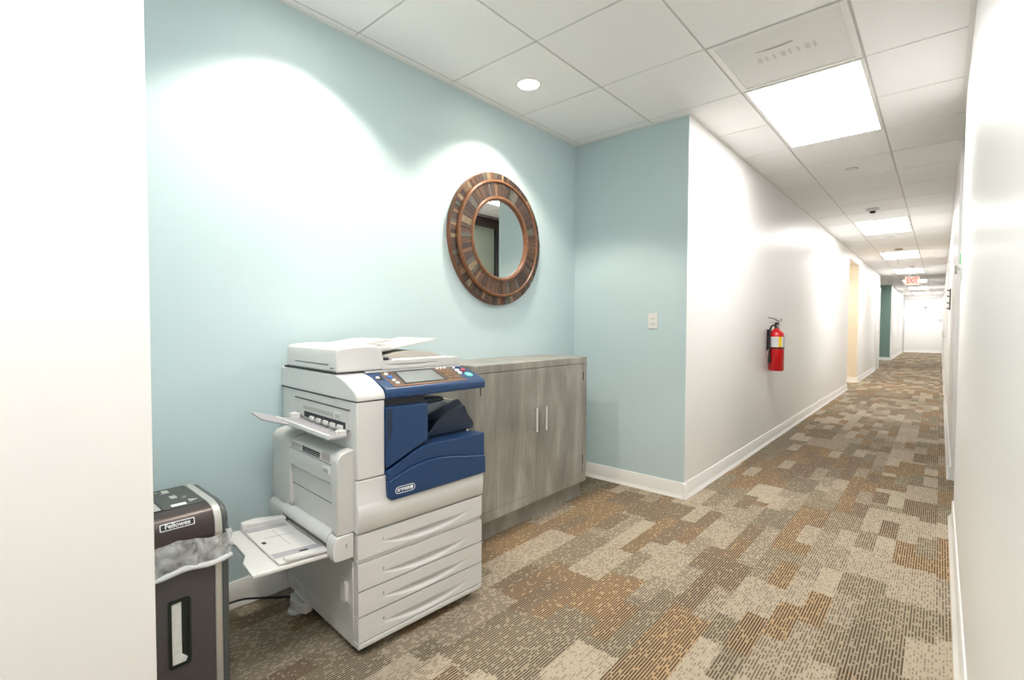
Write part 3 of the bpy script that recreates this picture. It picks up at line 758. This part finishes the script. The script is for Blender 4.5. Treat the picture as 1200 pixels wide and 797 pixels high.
b = B(); prism(b, rrect(.142, .182, .088, .110, .003), .607, .6082, 'z'); obj('warning_label', b, 'logo_w', tp)
b = B(); lathe(b, [(.015, .6073), (.015, .6082), (.011, .6082), (.011, .6073)], 3, (.203, .118, 0), 'z', close=True); lathe(b, [(.0, .6073), (.003, .6082), (.0, .6083)], 12, (.203, .118, 0), 'z'); obj('warning_symbol', b, 'logo_w', tp, smooth=0)
for (x, y, w_, h_) in ((.186, .158, .012, .003), (.19, .172, .010, .003), (.147, .245, .02, .003), (.125, .27, .02, .004)):
    b = B(); box(b, x, x+w_, y, y+h_, .607, .6080); obj('icon_mark', b, 'silver', tp)
# badge on the sloping front
tilt = Matrix.Translation((.134, .0055, .5785)) @ Matrix.Rotation(math.radians(-14), 4, 'X') @ Matrix.Rotation(math.pi/2, 4, 'X')
def badge_bar(x0, x1, z0, z1, d0, d1, mi, bm):
    fs = prism(bm, rrect(x0, x1, z0, z1, .003, 3), d0, d1, 'z', mi)
b = B(); badge_bar(-.044, .044, -.0105, .0105, .0, .0035, 0, b); badge_bar(-.0415, .0415, -.008, .008, .003, .0042, 1, b); b.transform(tilt)
bg = obj('badge', b, ['logo_w', 'seam'], hd)
text('badge_lettering', 'Fellowes', .0185, tilt @ Matrix.Translation((0, 0.001, .0045)), 'logo_w', bg, .0003, .0004)
# clear bag hanging over the rim
b = B(); N = 90; rows = 9; rings = []
out = rrect(-.006, SW+.004, -.006, SD+.0, .02, 8)
per = []
for i in range(len(out)):
    p, q = Vector(out[i]), Vector(out[(i+1) % len(out)]); m_ = max(1, int((q-p).length/.012))
    for k in range(m_): per.append(p+(q-p)*k/m_)
for r in range(rows):
    t = r/(rows-1); ringv = []
    for i, p in enumerate(per):
        s = i/len(per)*2*math.pi
        z = .526-.086*t + .006*math.sin(5*s+1)*(1-t) + .004*math.sin(11*s)
        k = .004*math.sin(17*s+6*t)+.004*math.sin(29*s-9*t)+.006*math.sin(t*math.pi)
        c = Vector((SW/2, SD/2)); d = (p-c).normalized()
        ringv.append(b.verts.new((p.x+d.x*k, p.y+d.y*k, z)))
    rings.append(ringv)
for A_, B_ in zip(rings, rings[1:]):
    for i in range(len(per)): b.faces.new((A_[i], A_[(i+1) % len(per)], B_[(i+1) % len(per)], B_[i]))
bagp = obj('bag', b, 'bag', SH, smooth=180)
b = B(); pts = [(p.x, p.y, .440+.004*math.sin(11*i/len(per)*2*math.pi)) for i, p in enumerate(per)]
tube(b, pts+[pts[0]], .009, 8, smooth=False); obj('bag_hem', b, 'hem', bagp, smooth=80)
for x in (.03, SW-.03):
    for y in (.04, SD-.04):
        pass

# power cord on the carpet
b = B(); tube(b, [(.032, .30, .008), (.028, .62, .030), (.030, .74, .034), (.036, .82, .012), (.062, .864, .006), (.10, .905, .006), (.125, .93, .006)], .0042, 10)
tag(obj('power_cord', b, 'rubber'), 'thin black power cord trailing along the baseboard between shredder and copier', 'cord')

# ================================================================== THE CABINET
CA = thing('cabinet', 'grey washed two-door cabinet with bar handles standing against the blue wall', 'cabinet', (.385, 1.752, 0), math.pi/2)
CW, CD, CH = 1.055, .383, .958
b = B(); z0 = .116; t = .022
box(b, 0, CW, 0, CD, CH-.041, CH); box(b, 0, CW, 0.002, CD, z0, z0+.056)
box(b, 0, .038, 0.001, CD, z0+.056, CH-.041); box(b, CW-.044, CW, 0.001, CD, z0+.056, CH-.041); box(b, .038, CW-.044, CD-.015, CD, z0+.056, CH-.041)
obj('carcass', b, 'cab', CA, bevel=.0025)
b = B(); box(b, .018, CW-.004, .048, CD-.03, 0, z0); obj('plinth', b, 'cab', CA, bevel=.002)
for k, (x0, x1, hx) in enumerate(((.040, .5055, .474), (.5085, CW-.046, .565))):
    b = B(); box(b, x0, x1, .002, .022, .1745, .9145); dr = obj('door', b, 'cab', CA, bevel=.002)
    b = B(); tube(b, [(hx, -.030, .545), (hx, -.030, .688)], .0085, 12, smooth=False)
    for z in (.560, .673): tube(b, [(hx, .002, z), (hx, -.030, z)], .0055, 12, smooth=False)
    for z in (.545, .683): lathe(b, [(.0098, z), (.0104, z+.003), (.0098, z+.006)], 14, (hx, -.030, 0))
    obj('handle', b, 'chrome', dr, smooth=40)
    hxx = x0-.001 if k == 0 else x1+.001
    for z in (.24, .80):
        b = B(); box(b, hxx-.002, hxx+.002, -.0015, .01, z, z+.06); obj('hinge', b, 'black', dr)

# ================================================================== THE MIRROR
MR = thing('round_mirror', 'round wall mirror framed in mosaic of reclaimed wood strips, above the copier and cabinet', 'mirror', (0, 2.31, 1.718))
for nm, c, r, vr in (('wood_a', (88, 64, 50), .5, .45), ('wood_b', (112, 80, 60), .5, .4), ('wood_c', (70, 52, 44), .5, .3), ('wood_d', (142, 108, 82), .55, .35), ('wood_e', (112, 106, 98), .55, .35),
                     ('wood_f', (160, 140, 112), .55, .35), ('wood_g', (150, 62, 44), .5, .3), ('wood_h', (92, 100, 88), .55, .35), ('wood_i', (86, 66, 56), .45, .4), ('copper_bead', (150, 100, 66), .33, .25), ('wood_rim', (132, 84, 54), .4, .25)):
    M[nm] = mat(nm, s2l(*[q*.80 for q in c]), r, vary=(75, vr))
WOODS = ['wood_a', 'wood_b', 'wood_c', 'wood_d', 'wood_e', 'wood_f', 'wood_g', 'wood_h', 'wood_i']
def mosaic(name, r0, r1, x0, x1, n, weights):
    b = B(); a = 0; rnd = random.Random(n)
    cuts = [0]
    while cuts[-1] < 2*math.pi: cuts.append(cuts[-1]+2*math.pi/n*rnd.uniform(.6, 1.4))
    cuts[-1] = 2*math.pi
    for a0, a1 in zip(cuts, cuts[1:]):
        mi = rnd.choices(range(9), weights)[0]; xt = x1+rnd.uniform(-.0015, .0015); gp = .0012/r1
        segs = 3; P = []
        for x in (x0, xt):
            for r in (r0, r1):
                P.append([b.verts.new((x, r*math.cos(a0+gp+(a1-a0-2*gp)*k/segs), r*math.sin(a0+gp+(a1-a0-2*gp)*k/segs))) for k in range(segs+1)])
        fs = []
        I0, O0, I1, O1 = P
        for k in range(segs):
            fs += [b.faces.new((I1[k], O1[k], O1[k+1], I1[k+1])), b.faces.new((I0[k], I0[k+1], O0[k+1], O0[k])), b.faces.new((O0[k], O0[k+1], O1[k+1], O1[k])), b.faces.new((I0[k], I1[k], I1[k+1], I0[k+1]))]
        fs += [b.faces.new((I0[0], O0[0], O1[0], I1[0])), b.faces.new((I0[-1], I1[-1], O1[-1], O0[-1]))]
        bmesh.ops.recalc_face_normals(b, faces=fs)
        for f in fs: f.material_index = mi
    return obj(name, b, WOODS, MR, smooth=0)
b = B(); lathe(b, [(.24, .001), (.416, .001), (.420, .004), (.420, .030), (.416, .034), (.24, .034)], 96, ax='x', close=True); obj('rim', b, 'wood_rim', MR, smooth=40)
mosaic('outer_mosaic', .372, .4155, .03, .0365, 88, [5, 4, 5, 3, 4, 3, .6, 2, 4])
mosaic('inner_mosaic', .269, .354, .03, .0500, 62, [6, 4, 6, 2, 2, 1, .5, 1, 5])
b = B(); lathe(b, [(.352, .03), (.352, .052), (.357, .058), (.365, .058), (.371, .052), (.371, .03)], 96, ax='x', close=True); obj('outer_bead', b, 'copper_bead', MR, smooth=50)
b = B(); lathe(b, [(.246, .014), (.246, .052), (.252, .058), (.264, .058), (.270, .052), (.270, .014)], 96, ax='x', close=True); obj('inner_bead', b, 'copper_bead', MR, smooth=50)
b = B(); lathe(b, [(0, .0355), (.2475, .0355), (.2475, .0385), (.240, .0400), (0, .0400)], 96, ax='x'); obj('mirror_glass', b, 'mirror', MR, smooth=0)

# ================================================================== SMALL WALL THINGS
LS = thing('light_switch', 'white paddle light switch on the blue end wall', 'light switch', (.660, YE, 1.203))
b = B(); prism(b, rrect(-.036, .036, -.0555, .0555, .004, 3), -.006, 0, 'y'); obj('wall_plate', b, 'white_plastic', LS, bevel=.0015)
b = B(); prism(b, [(0, -.032), (-.0095, -.032), (-.0065, 0), (-.0085, .032), (0, .032)], -.0165, .0165, 'x'); obj('paddle', b, 'white_plastic', LS, bevel=.001)
for z in (-.024, .012): b = B(); box(b, -.014, .014, -.0098, -.006, z, z+.004); obj('paddle_mark', b, 'pg', LS)

FE = thing('fire_extinguisher', 'red fire extinguisher with white label mounted on the white corridor wall', 'fire extinguisher', (XL+.082, 5.26, .735), math.radians(-45))
r = .069
b = B(); lathe(b, [(.0, 0), (r-.006, 0), (r, .006), (r, .335), (r-.002, .352), (r-.012, .374), (.040, .392), (.026, .402), (.023, .415), (.0, .415)], 40); obj('cylinder', b, 'red', FE, smooth=50)
b = B(); lathe(b, [(r+.0006, .232), (r+.0006, .33)], 40); 
bmesh.ops.delete(b, geom=[f for f in b.faces if len(f.verts) > 4 or not (-105 < math.degrees(math.atan2(f.calc_center_median().y, f.calc_center_median().x)) < 68)], context='FACES')
b.normal_update()
for f in b.faces:
    a = math.degrees(math.atan2(f.calc_center_median().y, f.calc_center_median().x)); f.material_index = 1 if -14 < a < 10 else (2 if 28 < a < 60 else 0)
lb = obj('label', b, ['paper', 'yellow', 'lab_b'], FE)
b = B()
for k in range(5):
    for a0, a1 in ((-72, -20),):
        vs = []
        for z in (.245+k*.016, .249+k*.016):
            vs.append([b.verts.new(((r+.0012)*math.cos(math.radians(a0+(a1-a0)*q/6)), (r+.0012)*math.sin(math.radians(a0+(a1-a0)*q/6)), z)) for q in range(7)])
        for q in range(6): b.faces.new((vs[0][q], vs[0][q+1], vs[1][q+1], vs[1][q]))
obj('label_print', b, 'lab_b', lb)
b = B(); lathe(b, [(r, .213), (r+.002, .214), (r+.002, .226), (r, .227)], 40, close=True); fs = box(b, -.081, -.060, -.02, .02, .19, .40); bmesh.ops.rotate(b, verts=list({v for f in fs for v in f.verts}), cent=(0, 0, 0), matrix=Matrix.Rotation(math.radians(45), 3, 'Z')); obj('bracket', b, 'black', FE, bevel=.001)
b = B(); lathe(b, [(.0, .408), (.024, .408), (.024, .418), (.018, .422), (.018, .452), (.022, .456), (.022, .468), (.0, .470)], 24); vv = obj('valve_head', b, 'black', FE)
b = B(); prism(b, [(-.02, .470), (.03, .500), (.085, .512), (.086, .520), (.028, .512), (-.03, .482)], -.011, .011, 'x'); 
for q in b.verts: q.co.y = -q.co.y
obj('squeeze_lever', b, 'steel', FE, bevel=.002)
b = B(); prism(b, [(-.02, .452), (.03, .462), (.075, .462), (.075, .470), (.028, .472), (-.02, .468)], -.009, .009, 'x')
for q in b.verts: q.co.y = -q.co.y
obj('carry_handle', b, 'steel', FE, bevel=.002)
b = B(); lathe(b, [(0, .02), (.014, .02), (.015, .026), (.013, .032), (0, .032)], 20, (0, 0, .438), 'x'); obj('pressure_gauge', b, 'chrome', FE)
b = B(); tube(b, [(.028, .018, .466), (.028, .026, .49), (.028, .016, .51)], .0025, 8); lathe(b, [(.012, -.003), (.016, 0), (.012, .003)], 16, (.028, .03, .49), 'y', close=True); obj('safety_pin', b, 'steel', FE)
b = B(); tube(b, [(.0, -.016, .44), (.012, -.055, .435), (.020, -.078, .39), (.022, -.0815, .30), (.022, -.080, .20), (.022, -.079, .12)], [.009], 12); lathe(b, [(.009, .0), (.014, .004), (.012, .06), (.010, .075)], 16, (.022, -.081, .075)); hs = obj('hose', b, 'rubber', FE)
b = B(); lathe(b, [(0, -.003), (.006, -.002), (.007, .004), (0, .006)], 14, (.024, -.096, .20), 'y'); obj('hose_clip', b, 'white_plastic', hs)

# exit sign hung from the ceiling
EX = thing('exit_sign', 'lit red EXIT sign hanging from the corridor ceiling', 'exit sign', (1.66, 14.6, 0))
b = B(); prism(b, rrect(-.132, .132, 2.125, 2.315, .010), -.022, .022, 'y'); hz = obj('housing', b, 'exit_body', EX, bevel=.003)
text('lettering', 'EXIT', .10, at(0, -.0235, 2.220) @ Matrix.Diagonal((1, 1.75, 1, 1)), 'exit_red', hz, .002, .002)
b = B(); tube(b, [(0, 0, 2.33), (0, 0, H-.01)], .008, 10, smooth=False); lathe(b, [(.0, H-.018), (.05, H-.018), (.055, H-.010), (.055, H), (0, H)], 24); obj('stem', b, 'white_plastic', EX)
# pendant rod nearer the camera
RD = thing('ceiling_pendant', 'thin pendant rod with a ceiling cap tinted as red sign glow, hanging before the EXIT sign', 'ceiling fitting', (1.575, 11.25, 0))
b = B(); lathe(b, [(0, H-.012), (.055, H-.012), (.062, H-.004), (.062, H), (0, H)], 24); obj('red_glow_cap', b, 'copper', RD)  # reddish colour stands in for the EXIT sign's glow on the ceiling
b = B(); tube(b, [(0, 0, H-.01), (-.003, 0, 2.30)], .004, 8, smooth=False); obj('rod', b, 'steel', RD)

# smoke detector, sprinkler plates
SDT = thing('smoke_detector', 'white smoke detector with dark tip on the corridor ceiling before the second light', 'smoke detector', (1.538, 7.2, H))
b = B(); lathe(b, [(0, 0), (.062, 0), (.064, -.012), (.056, -.026), (.042, -.032), (0, -.032)], 32); obj('base', b, 'white_plastic', SDT)
b = B(); lathe(b, [(0, -.030), (.028, -.030), (.028, -.046), (.022, -.054), (0, -.054)], 28); obj('sensor_tip', b, 'seam', SDT)
def plate_disc(x, y, label):
    t = thing('sprinkler_cover', label, 'sprinkler cover', (x, y, H))
    b = B(); lathe(b, [(0, -.006), (.040, -.006), (.042, -.003), (.042, -.001), (0, -.001)], 32); obj('cover_plate', b, 'white_plastic', t)
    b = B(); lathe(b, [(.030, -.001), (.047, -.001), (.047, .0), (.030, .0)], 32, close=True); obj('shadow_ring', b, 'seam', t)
plate_disc(1.55, 5.27, 'round white sprinkler cover behind the nearest ceiling light panel')
plate_disc(1.56, 9.62, 'round white sprinkler cover just beyond the second ceiling light panel')

# right-wall details
AR = thing('wall_latch', 'small grey wall latch with a green tag above it on the right wall', 'wall latch', (XR, 3.86, 1.50))
b = B(); box(b, -.006, 0, -.03, .03, -.06, .11); obj('back_plate', b, 'white_plastic', AR, bevel=.002)
b = B(); prism(b, rrect(-.012, .012, .035, .095, .004), -.010, -.005, 'x'); obj('green_tag', b, 'green_led', AR)
b = B(); tube(b, [(-.004, .0, .01), (-.022, .0, .01), (-.026, -.03, .012), (-.024, -.16, .014)], .007, 10); tube(b, [(-.022, .004, .012), (-.026, .01, -.008), (-.022, .012, -.022)], .006, 10); obj('latch_arm', b, 'steel', AR)
HK = thing('hook_rail', 'dark upright bracket with small prongs on the right wall farther along the corridor', 'bracket', (XR, 8.0, 1.5))
b = B(); box(b, -.012, 0, -.03, .03, -.13, .13)
for z in (-.11, -.04, .04, .11): tube(b, [(-.01, 0, z), (-.026, 0, z-.004), (-.03, 0, z+.010)], .006, 8)
obj('bracket', b, 'dark_frame', HK)
TH = thing('thermostat', 'small pale box high on the end wall of the corridor', 'thermostat', (1.657, YF, 1.99))
b = B(); box(b, -.05, .05, -.03, 0, -.06, .06); obj('case', b, 'pg', TH, bevel=.006)
b = B(); box(b, -.03, .03, -.032, -.03, .0, .03); obj('window', b, 'seam', TH)
SW2 = thing('light_switch', 'tiny switch plate at the right side of the far end wall', 'light switch', (2.17, YF, 1.43))
b = B(); prism(b, rrect(-.06, .06, -.05, .05, .004, 3), -.006, 0, 'y'); obj('wall_plate', b, 'pg', SW2, bevel=.0015)
b = B(); box(b, -.016, .016, -.01, 0, -.03, .03); obj('paddle', b, 'white_plastic', SW2)

# return-air panel in the ceiling before the nearest light
RP = thing('return_air_panel', 'grey perforated return air panel beside the nearest ceiling light', 'air vent', ((BX[2]+BX[3])/2, Y0-PY/2, H))
hw, hh = .5992/2-.007, PY/2-.007
b = B(); box(b, -hw, hw, -hh, hh, .0, .012); pn = obj('panel', b, 'perf', RP)
b = B()
for (x0, x1, y0, y1) in ((-hw, -hw+.028, -hh, hh), (hw-.028, hw, -hh, hh), (-hw+.028, hw-.028, -hh, -hh+.028), (-hw+.028, hw-.028, hh-.028, hh)): box(b, x0, x1, y0, y1, -.004, .0)
obj('panel_frame', b, 'trimw', RP, bevel=.001)
b = B()
for k in range(8):
    x = -.13+.036*k; box(b, x, x+(.012 if k % 3 else .022), -.03, .022, -.0012, .0)
obj('grille_slot', b, 'tbar', RP)
b = B(); prism(b, [(-.12, -.10), (.05, -.105), (.05, -.098), (0, -.088), (-.06, -.088)], -.002, .0, 'z'); obj('damper_edge', b, 'pg', RP)

# ================================================================== LIGHTS
GL = 'light panels along the corridor ceiling'
def make_troffer(loc, label):
    t = thing('ceiling_light', label, 'ceiling light', loc, 0, GL)
    hw, hh = .5992/2-.006, PY-.006
    b = B(); e = .018
    for (x0, x1, y0, y1) in ((-hw, -hw+e, -hh, hh), (hw-e, hw, -hh, hh), (-hw+e, hw-e, -hh, -hh+e), (-hw+e, hw-e, hh-e, hh)): box(b, x0, x1, y0, y1, -.003, .03)
    obj('frame', b, 'trimw', t, bevel=.001)
    b = B(); box(b, -hw+e, hw-e, -hh+e, hh-e, .002, .008); obj('diffuser', b, 'diffuser', t)
    return t
names = {-6: 'ceiling light panel above the viewer, out of the frame', 0: 'nearest and largest square light panel in the corridor ceiling', 8: 'second light panel along the corridor, just past the smoke detector',
         14: 'third light panel along the corridor, behind the pendant rod', 20: 'fourth light panel along the corridor, just above the EXIT sign', 26: 'fifth light panel, directly behind the EXIT sign',
         32: 'sixth light panel, just below the EXIT sign in view', 38: 'farthest light panel, next to the end wall of the corridor'}
cx = (BX[2]+BX[3])/2
first = make_troffer((cx, Y0+PY*1, H), names[0])
for k in LIGHT_ROWS:
    if k != 0: dup(first, (cx, Y0+PY*(k+1), H), names[k])

def make_can(x, y, label, group=None):
    t = thing('recessed_downlight', label, 'downlight', (x, y, H), 0, group)
    b = B(); lathe(b, [(.060, -.001), (.062, -.005), (.072, -.004), (.076, 0), (.066, .0), (.066, .07), (.060, .07)], 48, close=True); obj('trim_ring', b, 'trimw', t, smooth=40)
    b = B(); lathe(b, [(0, .012), (.06, .012), (.06, .018), (0, .018)], 40); obj('lens', b, 'lens', t)
    l = bpy.data.lights.new('downlight_lamp', 'SPOT'); l.energy = SPOT; l.color = SPOT_COL; l.spot_size = math.radians(112); l.spot_blend = .32; l.shadow_soft_size = .055
    lo = bpy.data.objects.new('lamp', l); COL.objects.link(lo); lo.parent = t; lo.location = (0, 0, -.008)
    return t
make_can(*CANS[0], 'round recessed downlight in the alcove ceiling above the mirror')
make_can(*CANS[1], 'round recessed downlight above the copier, outside the frame')
# warm lamp in the side recess
t = thing('recessed_downlight', 'warm downlight in the side recess off the left wall, hidden from view', 'downlight', (.2, 11.5, H))
b = B(); lathe(b, [(.0, -.004), (.07, -.004), (.075, 0), (0, 0)], 32); obj('trim_ring', b, 'trimw', t)
l = bpy.data.lights.new('warm_lamp', 'SPOT'); l.energy = SIDE_LAMP; l.color = (1, .90, .76); l.spot_size = math.radians(140); l.spot_blend = .5; l.shadow_soft_size = .05
lo = bpy.data.objects.new('lamp', l); COL.objects.link(lo); lo.parent = t; lo.location = (0, 0, -.02)
